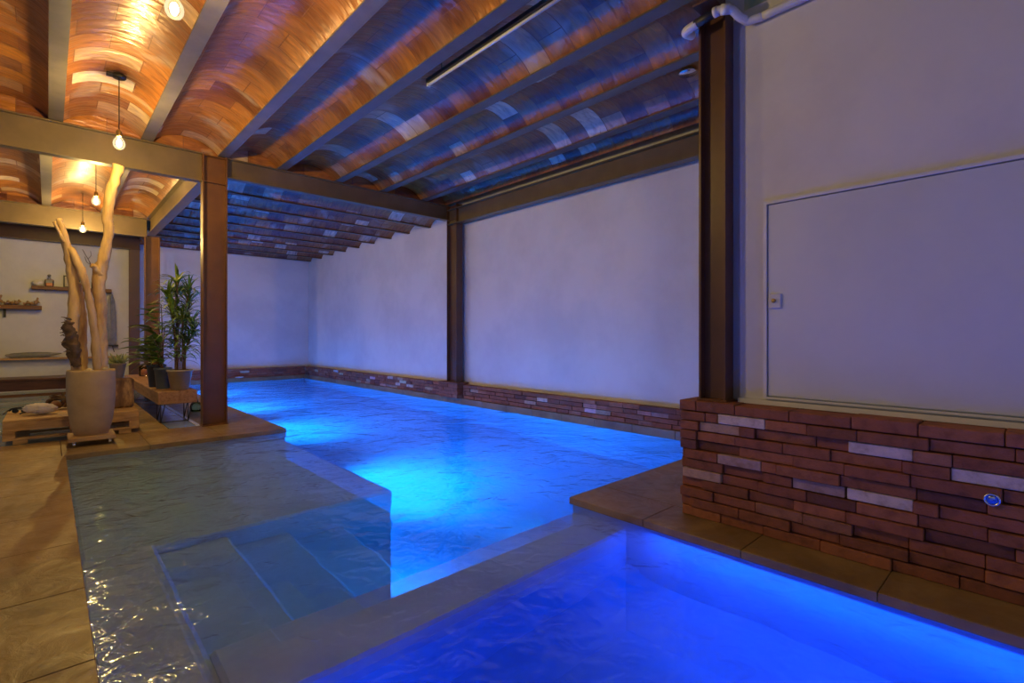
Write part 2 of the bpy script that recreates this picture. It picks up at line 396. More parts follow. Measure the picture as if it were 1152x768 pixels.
# water surface
def grid(mb, x0, x1, y0, y1, z):
    mb.add([(x0, y0, z), (x1, y0, z), (x1, y1, z), (x0, y1, z)], [(0, 1, 2, 3)])
w = MB()
WP = [(.128, -2.41), (2.87, -2.41), (2.87, 2.39), (5.53, 2.39), (5.53, 14.87), (2.245, 14.87), (2.245, 6.71), (.128, 6.71)]
nw = len(WP)
w.add([(x, y, WATER) for x, y in WP] + [(x, y, D - .05) for x, y in WP], [tuple(range(nw)), tuple(range(2 * nw - 1, nw - 1, -1))] + [(i, i + nw, (i + 1) % nw + nw, (i + 1) % nw) for i in range(nw)])
wo = w.build('pool_water', M['water']); tag(wo, 'rippled blue lit water filling the indoor pool and spa', 'water', kind='stuff')

# ------------------------------------------------------------------ walls
XW = 5.68; YW = 15.02
wr = MB().box(XW, XW + .25, 1.5, YW + .25, -.06, 4.1).build('wall_right', M['plaster']); tag(wr, kind='structure')
wf = MB().box(-6, XW, YW, YW + .25, -.06, 4.1).build('wall_far', M['plaster']); tag(wf, kind='structure')
wp = MB().box(3.33, 3.55, -2.6, 1.38, .70, 3.32).build('wall_pier', M['plaster']); tag(wp, kind='structure')
ws = MB().box(3.40, XW + .25, 1.38, 1.60, -.06, 4.1).build('wall_side', M['plaster']); tag(ws, kind='structure')
wu = MB().box(3.40, 3.60, -2.6, 1.38, 3.325, 4.1).build('wall_upper', M['greenpaint']); tag(wu, kind='structure')
MB().box(3.30, 3.33, -2.6, 1.38, .765, .795).build('trim_2', M['plaster']); tag(bpy.data.objects['trim_2'], kind='structure')

# brick walls
def brick_col():
    k = random.random()
    if k < .62: c = (.255, .082, .036)
    elif k < .82: c = (.31, .106, .044)
    elif k < .92: c = (.17, .058, .034)
    else: c = (.30, .125, .07)
    j = random.uniform(.82, 1.18); return tuple(x * j for x in c)
PALE = (.62, .50, .44); LILAC = (.42, .27, .24); TAN = (.46, .29, .21)
def brick_run(mb, fixed, axis, a0, a1, z0, rows, pitch, depth, length, special=(), prot=.012, face_dir=-1, pale_p=0.0, rnd=random):
    """dry-laid bricks; axis 'y': face at x=fixed looking -x ; axis 'x': face at y=fixed looking -y"""
    items = []
    for r in range(rows):
        z = z0 + r * pitch
        a = a0 - (length * (.5 if r % 2 else 0)) + rnd.uniform(-.03, .03)
        while a < a1:
            ln = length * rnd.uniform(.82, 1.16)
            s0, s1 = max(a, a0), min(a + ln, a1)
            a += ln
            if s1 - s0 < .03: continue
            col = brick_col(); ctr = (s0 + s1) / 2
            if rnd.random() < pale_p: col = tuple(v * rnd.uniform(.7, 1) for v in rnd.choice((PALE, TAN)))
            items.append([s0, s1, z, col, rnd.uniform(0, prot), rnd.uniform(.002, .006)])
    for (ya, yb, row, cc) in special:
        zz = z0 + row * pitch; keep = []
        for it in items:
            if abs(it[2] - zz) > .01 or it[1] <= ya or it[0] >= yb: keep.append(it); continue
            if it[0] < ya - .05: keep.append([it[0], ya] + it[2:])
            if it[1] > yb + .05: keep.append([yb, it[1]] + it[2:])
        keep.append([ya, yb, zz, cc, rnd.uniform(0, prot), .003]); items = keep
    if True:
        for (s0, s1, z, col, p, tp) in items:
            f0 = fixed - p
            if axis == 'y': mb.box(f0, fixed + depth, s0 + .0015, s1 - .0015, z + .0015, z + pitch - tp, col, .003)
            else: mb.box(s0 + .0015, s1 - .0015, f0, fixed + depth, z + .0015, z + pitch - tp, col, .003)
sp = [(1.157, 1.445, 10, PALE), (1.31, 1.571, 9, TAN), (1.178, 1.445, 6, LILAC), (1.422, 1.685, 4, TAN), (.457, .733, 9, PALE), (.75, 1.01, 5, LILAC), (.457, .741, 5, PALE), (.04, .316, 8, PALE)]  # LILAC brick beside the lowest PALE one has a glare painted as its colour
mb = MB()
brick_run(mb, 3.17, 'y', -2.6, 1.70, .0, 11, .0636, .15, .285, sp, prot=.036)
# cap course
a = -2.6
while a < 1.71:
    ln = random.uniform(.24, .33); e = min(a + ln, 1.71)
    mb.box(3.145, 3.395, a + .002, e - .002, .7015, .765 + random.uniform(-.004, .004), brick_col(), .004); a += ln
mb.box(3.185, 3.60, 1.695, 1.705, .0, .70, (.2, .07, .03))
pier = mb.build('wall_brick', M['brick']); tag(pier, kind='structure')
MB().box(3.20, 3.60, -2.6, 1.69, -.06, .705).build('wall_core', M['mortar']); tag(bpy.data.objects['wall_core'], kind='structure')
rb = random.Random(3)
mb = MB()
brick_run(mb, 5.54, 'y', 2.44, 7.26, .062, 4, .063, .10, .24, prot=.02, pale_p=.13, rnd=rb)
brick_run(mb, 5.54, 'y', 7.86, 14.88, .062, 4, .062, .10, .24, prot=.02, pale_p=.15, rnd=rb)
mb.box(5.58, XW, 2.44, 14.88, .06, .30, (.2, .08, .04))
brick_run(mb, 5.56, 'y', 1.75, 2.44, .002, 5, .063, .10, .22, prot=.02, rnd=rb)
c1 = mb.build('baseboard_right', M['brick']); tag(c1, kind='structure')
mb = MB(); brick_run(mb, 14.90, 'x', 1.60, 5.56, .062, 4, .062, .11, .24, prot=.012, pale_p=.03, rnd=rb)
c2 = mb.build('baseboard_far', M['brick']); tag(c2, kind='structure')
# small pier under the middle column
mb = MB()
for r in range(4):
    z = .062 + r * .063
    for (y0, y1) in ((7.28, 7.56), (7.564, 7.85)) if r % 2 else ((7.28, 7.42), (7.424, 7.70), (7.704, 7.85)):
        mb.box(5.42 - rb.uniform(0, .01), 5.66, y0, y1, z, z + .06, brick_col(), .003)
mb.box(5.40, 5.67, 7.26, 7.87, .316, .345, (.22, .08, .045), .004)
mp_ = mb.build('brick_pier', M['brick']); tag(mp_, 'small red brick pier at the water edge carrying the slim dark column', 'brick pier')

# ------------------------------------------------------------------ steel
def ibeam(mb, axis, c1, c2, z0, z1, a0, a1, tf=.014, tw=.009):
    """I section running along axis ('x' or 'y'); c1..c2 = flange width range"""
    cm = (c1 + c2) / 2
    def bx(u0, u1, zz0, zz1):
        if axis == 'y': mb.box(u0, u1, a0, a1, zz0, zz1)
        else: mb.box(a0, a1, u0, u1, zz0, zz1)
    bx(c1, c2, z0, z0 + tf); bx(c1, c2, z1 - tf, z1); bx(cm - tw / 2, cm + tw / 2, z0 + tf, z1 - tf)
def istrut(mb, x0, x1, y0, y1, z0, z1, flange, tf=.014, tw=.01):
    """vertical I column. flange='x': flanges at x0 and x1"""
    if flange == 'x':
        mb.box(x0, x0 + tf, y0, y1, z0, z1); mb.box(x1 - tf, x1, y0, y1, z0, z1); ym = (y0 + y1) / 2
        mb.box(x0 + tf, x1 - tf, ym - tw / 2, ym + tw / 2, z0, z1)
    else:
        mb.box(x0, x1, y0, y0 + tf, z0, z1); mb.box(x0, x1, y1 - tf, y1, z0, z1); xm = (x0 + x1) / 2
        mb.box(xm - tw / 2, xm + tw / 2, y0 + tf, y1 - tf, z0, z1)
# columns
t = empty('steel_column', 'rust brown steel column standing on the deck corner beside the plant bench', 'column', (1.65, 7.69, 0))
def local(mb, t):
    mb.v = [(x - t.location.x, y - t.location.y, z - t.location.z) for x, y, z in mb.v]; return mb
mb = MB(); istrut(mb, 1.50, 1.79, 7.62, 7.76, .012, 3.63, 'x'); local(mb, t).build('shaft', M['column'], t)
local(MB().box(1.49, 1.80, 7.60, 7.78, 0, .012), t).build('base_plate', M['column'], t)
local(MB().box(1.514, 1.776, 7.622, 7.684, 3.25, 3.262).box(1.514, 1.776, 7.622, 7.684, 3.60, 3.612), t).build('stiffener', M['column'], t)
t = empty('steel_column', 'rust brown steel column rising behind the potted plants at the end of the bench', 'column', (1.6, 12.45, 0))
mb = MB(); istrut(mb, 1.43, 1.68, 12.40, 12.53, .012, 3.22, 'x'); local(mb, t).build('shaft', M['column'], t)
local(MB().box(1.42, 1.69, 12.38, 12.55, 0, .012), t).build('base_plate', M['column'], t)
t = empty('steel_column', 'dark brown steel column against the back wall beside the hanging grey board', 'column', (1.5, 14.8, 0))
mb = MB(); istrut(mb, 1.40, 1.60, 14.72, 14.86, .0, 3.24, 'y'); local(mb, t).build('shaft', M['darkcol'], t)
local(MB().box(1.395, 1.605, 14.70, 14.88, 0.0, .012), t).build('base_plate', M['darkcol'], t)
t = empty('steel_column', 'slim dark steel column on the small brick pier along the pool wall', 'column', (5.52, 7.5, .345))
mb = MB(); istrut(mb, 5.46, 5.60, 7.36, 7.66, .357, 3.62, 'y'); local(mb, t).build('shaft', M['darkcol'], t)
local(MB().box(5.44, 5.62, 7.34, 7.68, .345, .357), t).build('base_plate', M['darkcol'], t)
local(MB().box(5.464, 5.52, 7.374, 7.646, 3.34, 3.352), t).build('stiffener', M['darkcol'], t)
t = empty('steel_column', 'wide brown steel column standing on the large brick wall by the spa', 'column', (3.28, 1.52, .768))
mb = MB(); istrut(mb, 3.225, 3.345, 1.43, 1.61, .78, 3.33, 'y'); local(mb, t).build('shaft', M['piercol'], t)
local(MB().box(3.215, 3.355, 1.42, 1.62, .769, .78), t).build('base_plate', M['column'], t)

def beam(name, lab, mat, axis, c1, c2, z0, z1, a0, a1, group=None):
    mb = MB(); ibeam(mb, axis, c1, c2, z0, z1, a0, a1)
    o = mb.build(name, mat)
    ctr = ((c1 + c2) / 2, (a0 + a1) / 2, z0) if axis == 'y' else ((a0 + a1) / 2, (c1 + c2) / 2, z0)
    recenter(o, ctr); tag(o, lab, 'beam', group); return o
beam('steel_beam', 'deep brown steel beam crossing the seating side from the near deck column', M['beam'], 'x', 7.64, 7.76, 3.25, 3.63, -6, 1.50)
beam('steel_beam', 'shallower dark brown beam over the pool between the deck column and the pier column', M['beam'], 'x', 7.64, 7.76, 3.36, 3.63, 1.79, 5.49)
beam('steel_beam', 'brown beam above the far pendant bulbs, resting on the column behind the plants', M['beam'], 'x', 12.42, 12.56, 3.20, 3.57, -6, 1.47)
beam('steel_beam', 'brown beam, coloured dark for shade, lying along the top of the back white wall over the shelves', M['darkcol'], 'x', 14.72, 14.86, 3.245, 3.55, -6, 1.61)  # darker steel puts the beam's unlit look into its colour
beam('steel_beam', 'light brown lengthwise beam joining the near deck column to the column behind the plants', M['beam'], 'y', 1.47, 1.61, 3.25, 3.60, 7.77, 12.55)
beam('steel_beam', 'dark brown beam along the long white pool wall from pier column to spa column', M['beam'], 'y', 5.44, 5.58, 3.26, 3.54, 1.64, 7.64)
beam('steel_beam', 'dark cross beam above the white pipe over the spa column', M['darkcol'], 'x', 1.44, 1.58, 3.34, 3.60, 3.08, 5.6)
# joists near bay
JX = [-2.46, -1.62, -.775, .065, .905, 1.75, 2.51, 3.37, 4.15, 4.97]
names = {-2.46: 'grey steel ceiling joist furthest left over the seating side, beyond the frame edge', -1.62: 'grey steel ceiling joist beyond the left end of the near bay',
 -.775: 'grey steel ceiling joist just outside the left edge over the deck', .065: 'leftmost broad grey ceiling joist in view, left of the hanging bulbs',
 .905: 'grey ceiling joist just right of the row of hanging bulbs', 1.75: 'grey violet ceiling joist meeting the top of the near deck column',
 2.51: 'blue tinted ceiling joist beside the unlit tube lamp, on its left', 3.37: 'blue tinted ceiling joist just right of the unlit tube lamp',
 4.15: 'third ceiling joist from the long pool wall beam, above the round vent', 4.97: 'last ceiling joist before the beam on the long pool wall'}
names[4.15] = 'second ceiling joist out from the long pool wall beam'
for x in JX:
    y0 = 1.60 if x > 3 else -2.5
    beam('ceiling_joist', names[x], M['joist'], 'y', x - .062, x + .062, 3.635, 3.80, y0, 7.70, 'lengthwise joists over the near bay')
for x, nm in ((-2.46, 'left outside the frame'), (-1.66, 'second from the left, outside the frame'), (-.86, 'just past the left frame edge'), (-.02, 'left of the bulbs'), (.80, 'behind the driftwood top')):
    beam('ceiling_joist', 'grey ceiling joist in the far seating bay, ' + nm, M['joist'], 'y', x - .062, x + .062, 3.575, 3.74, 7.765, 14.7, 'lengthwise joists over the far seating bay')
RY = [8.55, 9.36, 10.13, 10.93, 11.72, 12.49, 13.27, 14.05, 14.84]
ordn = ['first', 'second', 'third', 'fourth', 'fifth', 'sixth', 'seventh', 'eighth', 'ninth']
for k, y in enumerate(RY):
    beam('ceiling_rib', 'thin dark cross rib over the far pool, %s behind the beam at the pier column' % ordn[k], M['darkcol'], 'x', y - .04, y + .04, 3.385, 3.50, 1.62, XW, 'cross ribs over the far pool')

# ------------------------------------------------------------------ ceiling: vaults of tile
ceil = MB().box(-6, XW + .25, -2.6, YW + .25, 4.12, 4.30).build('ceiling', M['slab']); tag(ceil, kind='structure')
def vault(axis, s0, s1, a0, a1, zs, rise, off):
    """barrel vault between supports s0..s1, running a0..a1, springing at zs"""
    mb = MB(); n = 18; w = (s1 - s0) / 2; m = (s0 + s1) / 2
    R = (w * w + rise * rise) / (2 * rise); ang = math.asin(min(1, w / R))
    pr = []
    for i in range(n + 1):
        a = -ang + 2 * ang * i / n
        pr.append((m + R * math.sin(a), zs + R * math.cos(a) - (R - rise), a * R))
    nl = max(1, int((a1 - a0) / .5)); th = .035
    for j in range(nl):
        u0 = a0 + (a1 - a0) * j / nl; u1 = a0 + (a1 - a0) * (j + 1) / nl
        vs = []; uvs = []
        for (s, z, t) in pr:
            for u in (u0, u1):
                vs.append((s, u, z) if axis == 'y' else (u, s, z))
        for (s, z, t) in pr:
            for u in (u0, u1):
                vs.append((s, u, z + th) if axis == 'y' else (u, s, z + th))
        fs = []; q = 2 * (n + 1)
        for i in range(n):
            f = (2 * i, 2 * i + 2, 2 * i + 3, 2 * i + 1)
            fs.append(f); uvs.append([(pr[i][2] + off, u0), (pr[i + 1][2] + off, u0), (pr[i + 1][2] + off, u1), (pr[i][2] + off, u1)])
            fs.append(tuple(q + k for k in f[::-1])); uvs.append([(0, 0)] * 4)
        mb.add(vs, fs, uvs=uvs, smooth=True)
    return mb
def tympanum(axis, s0, s1, at, zs, rise, off):
    mb = MB(); h = rise + .06
    if axis == 'y': V = [(s0, at, zs), (s1, at, zs), (s1, at, zs + h), (s0, at, zs + h)]; V2 = [(x, y + .05, z) for x, y, z in V]
    uv = [(s0 + off, 0), (s1 + off, 0), (s1 + off, h), (s0 + off, h)]
    mb.add(V + V2, [(0, 1, 2, 3), (7, 6, 5, 4), (0, 4, 5, 1), (3, 2, 6, 7)], uvs=[uv, uv[::-1], uv, uv])
    return mb
def addall(a, b):
    o0 = len(a.v); a.v += b.v
    for f, c, u, s_ in zip(b.f, b.c, b.uv, b.sm): a.f.append(tuple(i + o0 for i in f)); a.c.append(c); a.uv.append(u); a.sm.append(s_)
XS = JX + [5.52]
for i in range(len(XS) - 1):
    y0 = 1.55 if XS[i + 1] > 3.5 else -2.5
    mb = vault('y', XS[i] + .04, XS[i + 1] - .04, y0, 7.72, 3.65, .17, i * 3.37 + .11)
    addall(mb, tympanum('y', XS[i], XS[i + 1], 7.735, 3.635, .19, i * 1.3))
    mb.build('brick_vault', M['vault'], ceil)
XB = [-2.46, -1.66, -.86, -.02, .80, 1.55]
for i in range(len(XB) - 1):
    mb = vault('y', XB[i] + .04, XB[i + 1] - .04, 7.78, 12.6, 3.59, .17, i * 2.91 + 5)
    addall(mb, tympanum('y', XB[i], XB[i + 1], 12.62, 3.575, .19, i * 1.7))
    addall(mb, vault('y', XB[i] + .04, XB[i + 1] - .04, 12.68, 15.0, 3.59, .17, i * 2.91 + 5))
    mb.build('brick_vault', M['vault'], ceil)
YS = [7.78] + RY + [15.4]
for i in range(len(YS) - 2):
    vault('x', YS[i] + .02, YS[i + 1] - .02, 1.62, XW, 3.40, .15, i * 4.21 + 2).build('brick_vault', M['vault'], ceil)
ceil2 = None

# ------------------------------------------------------------------ door panel in the pier wall, switch, jet button, pipe, tube, vent
dp = MB(); dp.box(3.310, 3.329, -2.4, 1.195, .825, 2.015)
door = dp.build('wall_panel', M['panel']); recenter(door, (3.32, 0, .825)); tag(door, 'large pale flush access panel in the white wall above the brick wall', 'panel')
fr = MB(); X0, X1 = 3.300, 3.330
fr.box(X0, X1, 1.203, 1.222, .805, 2.04); fr.box(X0, X1, -2.4, 1.203, 2.022, 2.04); fr.box(X0, X1, -2.4, 1.203, .805, .818)
fo = fr.build('frame', M['pvc'], door); fo.location = -Vector(door.location)
t = empty('key_switch', 'small square white switch plate on the access panel near the column', 'switch', (3.309, 1.155, 1.415))
MB().box(-.012, 0, -.036, .036, -.046, .046, bev=.004).build('plate', M['whiteplastic'], t)
MB().lathe([(.013, 0), (.013, .006), (.009, .008)], 16, M=Matrix.Translation((-.012, .004, .002)) @ Matrix.Rotation(-PI / 2, 4, 'Y')).build('key_barrel', M['brass'], t)
t = empty('air_button', 'round chrome button with blue centre set in the brick wall', 'button', (3.146, .173, .455))
R_ = Matrix.Rotation(-PI / 2, 4, 'Y')
MB().lathe([(.030, -.03), (.031, .0), (.030, .010), (.025, .014), (.021, .010)], 28, M=R_, cap1=False).build('bezel', M['chrome'], t)
MB().lathe([(.021, .0), (.021, .009), (.016, .012)], 24, M=R_).build('push_cap', M['jetblue'], t)
MB().lathe([(.012, .008), (.012, .013), (.009, .016)], 20, M=Matrix.Translation((0, 0, .008)) @ R_).build('nozzle', M['chrome'], t)
# pipe
t = empty('wall_pipe', 'white pipe along the wall top with elbows bending round the spa column', 'pipe', (3.28, 1.3, 3.22))
def sm(pts, k=6):
    out = []; P = [Vector(p) for p in pts]; P = [P[0]] + P + [P[-1]]
    for i in range(1, len(P) - 2):
        for j in range(k):
            s = j / k; a, b_, c, d = P[i - 1], P[i], P[i + 1], P[i + 2]
            out.append(.5 * ((2 * b_) + (-a + c) * s + (2 * a - 5 * b_ + 4 * c - d) * s * s + (-a + 3 * b_ - 3 * c + d) * s ** 3))
    out.append(P[-2]); return out
def tl(mb, tt): mb.v = [(x - tt.location.x, y - tt.location.y, z - tt.location.z) for x, y, z in mb.v]; return mb
tl(MB().tube(sm([(3.295, -2.5, 3.22), (3.295, .8, 3.215), (3.29, 1.25, 3.21), (3.25, 1.33, 3.225), (3.18, 1.37, 3.27), (3.155, 1.42, 3.285), (3.15, 1.46, 3.285)]), .026, 14), t).build('run', M['pvc'], t)
tl(MB().tube([(3.15, 1.45, 3.285), (3.155, 1.60, 3.27)], .029, 14), t).build('black_sleeve', M['black'], t)
tl(MB().tube(sm([(3.155, 1.585, 3.27), (3.16, 1.655, 3.262), (3.20, 1.69, 3.27), (3.3, 1.70, 3.30)]), .029, 14), t).build('elbow', M['pvc'], t)
tl(MB().tube([(3.17, 1.375, 3.275), (3.152, 1.425, 3.284)], .032, 14).tube([(3.152, 1.47, 3.285), (3.151, 1.445, 3.285)], .032, 14), t).build('collar', M['pvc'], t)
# tube lamp
t = empty('tube_lamp', 'unlit slim tube lamp fixed lengthwise beneath the vaulted ceiling', 'lamp', (2.72, 3.1, 3.66))
MB().box(-.028, .028, -1.0, 1.03, .0, .045, bev=.006).build('batten', M['black'], t)
MB().tube([(0, -.98, -.012), (0, 1.01, -.012)], .014, 12).build('tube', M['whiteplastic'], t)
for q in (-1.0, 1.005): MB().box(-.018, .018, q, q + .025, -.03, .0, bev=.003).build('end_cap', M['whiteplastic'], t)
for q in (-.8, .8): MB().tube([(0, q, .045), (0, q, .12)], .005, 6).build('hanger', M['black'], t)
t = empty('ceiling_vent', 'small round metal vent in the vault beside the spa column top', 'vent', (4.62, 2.42, 3.78))
MB().lathe([(.085, 0), (.09, .01), (.075, .015), (.07, .008)], 28, cap1=False).build('rim', M['chrome'], t)
MB().lathe([(.072, .006), (.072, .03)], 24).build('disc', M['greystone'], t)

# ------------------------------------------------------------------ pendant bulbs
def make_pendant(top):
    t = empty('pendant_bulb', 'x', 'pendant lamp', (0, 0, 0), group='bare pendant bulbs over the deck')
    h = top
    MB().lathe([(.055, h - .03), (.06, h - .022), (.06, h)], 28).box(-.10, -.045, -.03, .03, h - .028, h, bev=.004).build('ceiling_canopy', M['black'], t)
    MB().tube([(0, 0, .12), (0, 0, h - .02)], .0045, 8).build('cord', M['black'], t)
    MB().lathe([(.021, .065), (.023, .07), (.023, .115), (.016, .13), (.008, .135)], 20).build('socket', M['brass'], t)
    MB().lathe([(.012, -.062), (.035, -.052), (.048, -.03), (.052, -.005), (.047, .022), (.034, .045), (.022, .062), (.020, .07)], 28, cap1=False).build('glass_bulb', M['bulbglass'], t)
    MB().ball((0, 0, -.002), (.021, .021, .036), 2).build('filament', M['filament'], t)
    return t
proto = make_pendant(.68)
def copy_tree(o, parent=None):
    c = o.copy(); COL.objects.link(c); c.parent = parent
    for ch in [q for q in o.children if q is not None]: copy_tree(ch, c)
    return c
PB = [((.52, 6.33, 3.125), 'bare glowing bulb hanging in front of the deep brown beam'),
      ((.562, 3.62, 3.19), 'glowing bulb cut by the top edge of the frame, nearest in the row'),
      ((.495, 9.15, 3.10), 'bare glowing bulb just behind the deep brown beam, second farthest'),
      ((.455, 11.8, 3.11), 'farthest glowing bulb, above the driftwood and left of its big branch')
      ]
cps = [copy_tree(proto) for _ in PB[1:]]
for o, (p, lab) in zip([proto] + cps, PB):
    o.location = p; o['label'] = lab

# ------------------------------------------------------------------ planter with driftwood
t = empty('planter', 'tall sand coloured round planter on a wheeled wooden base at the pool corner', 'planter', (.355, 7.28, 0))
MB().lathe([(.135, .108), (.15, .112), (.180, .22), (.200, .36), (.212, .52), (.215, .66), (.213, .80), (.208, .822), (.192, .822), (.190, .77)], 48, cap1=True).build('pot', M['terracotta'], t)
d = MB()
d.box(-.20, .20, -.20, .20, .062, .108, bev=.006); dol = d.build('dolly', M['wood'], t)
for sx in (-1, 1):
    for sy in (-1, 1):
        MB().lathe([(.026, -.012), (.028, -.008), (.028, .008), (.026, .012)], 20, M=Matrix.Translation((sx * .15, sy * .15, .028)) @ Matrix.Rotation(PI / 2, 4, 'Y')).box(sx * .15 - .018, sx * .15 + .018, sy * .15 - .015, sy * .15 + .015, .05, .062).build('caster', M['chrome'], dol)
MB().lathe([(.188, .775), (.188, .79), (.10, .80), (.01, .803)], 32, cap1=True).build('soil', M['soil'], t)
pb = MB()
for k in range(46):
    a = random.uniform(0, 2 * PI); r = random.uniform(.02, .16); s_ = random.uniform(.012, .026)
    pb.ball((r * math.cos(a), r * math.sin(a), .80 + random.uniform(0, .03)), (s_ * 1.3, s_, s_ * .8), 1, rough=.3, seed=k)
tag(pb.build('pebbles', M['pebble'], t), kind='stuff')
# driftwood: trunks traced by size, each with its own depth
F = 561.0; CH = 1.2; AZ = math.atan2(603, 561)
def pw(u, v, y):
    fw = Vector((math.cos(AZ), math.sin(AZ), 0)); rt = Vector((math.sin(AZ), -math.cos(AZ), 0))
    d = fw + rt * ((u - 576) / F) + Vector((0, 0, (377.5 - v) / F)); return Vector((0, 0, CH)) + d * (y / d.y)
t = empty('driftwood_branches', 'pale bare driftwood branches rising from the tall planter', 'driftwood', (.355, 7.28, .79))
def br(pts, r, name, mat='driftwood', jit=.35, n=14):
    P = sm([pw(u, v, y) for u, v, y in pts], 7); m = len(P); rs = []
    for i in range(m):
        f = i / (m - 1) * (len(r) - 1); k = min(int(f), len(r) - 2); rs.append(r[k] + (r[k + 1] - r[k]) * (f - k))
    rs = [q * .92 for q in rs]; mb = MB().tube(P, rs, n, jitter=jit); return tl(mb, t).build(name, M[mat], t)
br([(114, 420, 7.27), (113.5, 395, 7.26), (114, 372, 7.25), (113, 342, 7.24), (111.5, 312, 7.22), (117, 288, 7.2), (122, 262, 7.2), (121, 243, 7.18), (124, 220, 7.15), (129, 203, 7.12), (134, 186, 7.1)],
   [.066, .062, .060, .060, .066, .058, .052, .054, .056, .056, .062], 'branch')
br([(111.5, 309, 7.2), (107, 301, 7.17), (103, 298, 7.15)], [.045, .034, .026], 'branch')
br([(86, 420, 7.23), (84, 398, 7.22), (81.5, 376, 7.2), (84, 342, 7.2), (82.5, 316, 7.2), (78.6, 295, 7.18), (74.7, 274, 7.16), (70, 257, 7.15), (66, 246, 7.15)],
   [.050, .050, .052, .054, .052, .048, .040, .033, .028], 'branch')
br([(72, 272, 7.14), (66, 260, 7.12), (60.5, 249, 7.1)], [.022, .016, .013], 'branch')
br([(92.5, 420, 7.38), (92.5, 405, 7.38), (92, 386, 7.38), (92, 360, 7.34), (90, 338, 7.28), (85, 318, 7.22)], [.05, .050, .050, .048, .046, .044], 'branch')
br([(110, 420, 7.22), (108.5, 400, 7.2), (106, 372, 7.18), (102, 345, 7.14), (97, 322, 7.12), (89, 300, 7.12), (79, 279, 7.15)], [.046, .044, .040, .036, .036, .040, .036], 'branch')
br([(97.5, 322, 7.35), (94, 300, 7.38)], [.02, .016], 'branch')
bk = br([(85.5, 412, 7.19), (82, 392, 7.17), (79, 374, 7.16), (77, 362, 7.15)], [.040, .052, .060, .030], 'bark_patch', 'bark', 1.1)
for k in range(14):
    v = random.uniform(358, 398); p = pw(80, v, 7.15); q = p + Vector((random.uniform(-.10, -.03), random.uniform(-.05, .0), random.uniform(-.02, .06)))
    o = tl(MB().tube([p + Vector((.02, .02, 0)), (p + q) / 2 + Vector((0, 0, .01)), q], [.011, .008, .003], 6), t).build('bark_shred', M['bark'], bk)

# ------------------------------------------------------------------ pallet and its objects
t = empty('wooden_pallet', 'low wooden pallet platform on the floor behind the planter', 'pallet', (.235, 8.26, 0))
for k in range(5):
    MB().box(-.60, .60, -.50 + k * .204, -.50 + k * .204 + .19, .245, .268, bev=.004).build('deck_board', M['wood'], t)
for yy in (-.50, -.02, .46):
    MB().box(-.60, .60, yy, yy + .05, .145, .244, bev=.004).build('stringer', M['wood'], t)
    MB().box(-.60, .60, yy - .02, yy + .06, .045, .068, bev=.003).build('bottom_board', M['wood'], t)
    for xx in (-.60, -.05, .50):
        MB().box(xx, xx + .10, yy - .015, yy + .055, .0685, .1445, bev=.003).build('block', M['wood'], t)
    for xx in (-.52, .40): MB().box(xx, xx + .12, yy - .015, yy + .055, .0, .0445, bev=.003).build('foot', M['wood'], t)
def lathe_obj(): pass
o = MB().ball((0, 0, .05), (.15, .09, .062), 4, rough=.16, f=7).build('coral_piece', M['coral']); o.location = (-.07, 8.12, .290); o.rotation_euler = (0, .06, -.1); tag(o, 'oval white coral piece lying on the pallet top', 'coral')
cutter = o
t = empty('sunglasses', 'dark folded glasses left on the pallet beside the coral', 'glasses', (-.25, 8.40, .268), -.5)
MB().tube(sm([(-.10, 0, .03), (-.08, .0, .055), (.0, .0, .065), (.08, 0, .055), (.10, 0, .03)]), .010, 8).build('rim', M['black'], t)
for s_ in (-1, 1): MB().tube(sm([(s_ * .10, 0, .045), (s_ * .095, -.06, .035), (s_ * .08, -.13, .012)]), .008, 8).build('temple', M['black'], t)
MB().ball((-.045, .004, .030), (.036, .004, .026), 2).ball((.045, .004, .030), (.036, .004, .026), 2).build('lens', M['black'], t)
t = empty('root_sculpture', 'dark knotted root piece on the pallet tucked behind the planter', 'root', (.13, 8.55, .300))
rm = MB()
for k in range(9):
    a = random.uniform(0, PI); p0 = Vector((random.uniform(-.10, .10), random.uniform(-.05, .05), .01))
    rm.tube(sm([p0, p0 + Vector((random.uniform(-.07, .07), random.uniform(-.04, .04), .07)), p0 + Vector((random.uniform(-.12, .10), random.uniform(-.05, .05), random.uniform(.08, .19)))]), [.030 - .022 * i / 12 for i in range(13)], 8, jitter=.8)
rm.build('roots', M['bark'], t)
MB().ball((-.06, -.07, .04), (.055, .04, .045), 2, rough=.4).build('wood_knot', M['bonewood'], t)
t = empty('log_stump', 'square cut log block with a pale split on the right end of the pallet', 'log', (.70, 8.22, .268), .1)
bm = MB(); bm.box(-.115, .115, -.11, .11, .0, .385, bev=.025)
lo = bm.build('log_body', M['stump'], t)
t = empty('succulent_pot', 'small taupe pot of spiky succulent standing on the log block', 'potted plant', (.66, 8.20, .6535))
MB().lathe([(.055, 0), (.06, .005), (.088, .175), (.092, .18), (.092, .192), (.080, .192), (.078, .165)], 28).build('pot', M['greypot'], t)
sc_ = MB()
for k in range(30):
    a = k * 2.4; el = .25 + .9 * random.random(); ln = random.uniform(.10, .17); c = Vector((random.uniform(-.045, .045), random.uniform(-.045, .045), .175))
    d = Vector((math.cos(a) * math.cos(el), math.sin(a) * math.cos(el), math.sin(el)))
    sc_.tube([c, c + d * ln * .5, c + d * ln * .85 + Vector((0, 0, .01)), c + d * ln + Vector((0, 0, .02))], [.013, .015, .010, .002], 7, flat=.55)
sc_.build('foliage', M['leafblue'], t)

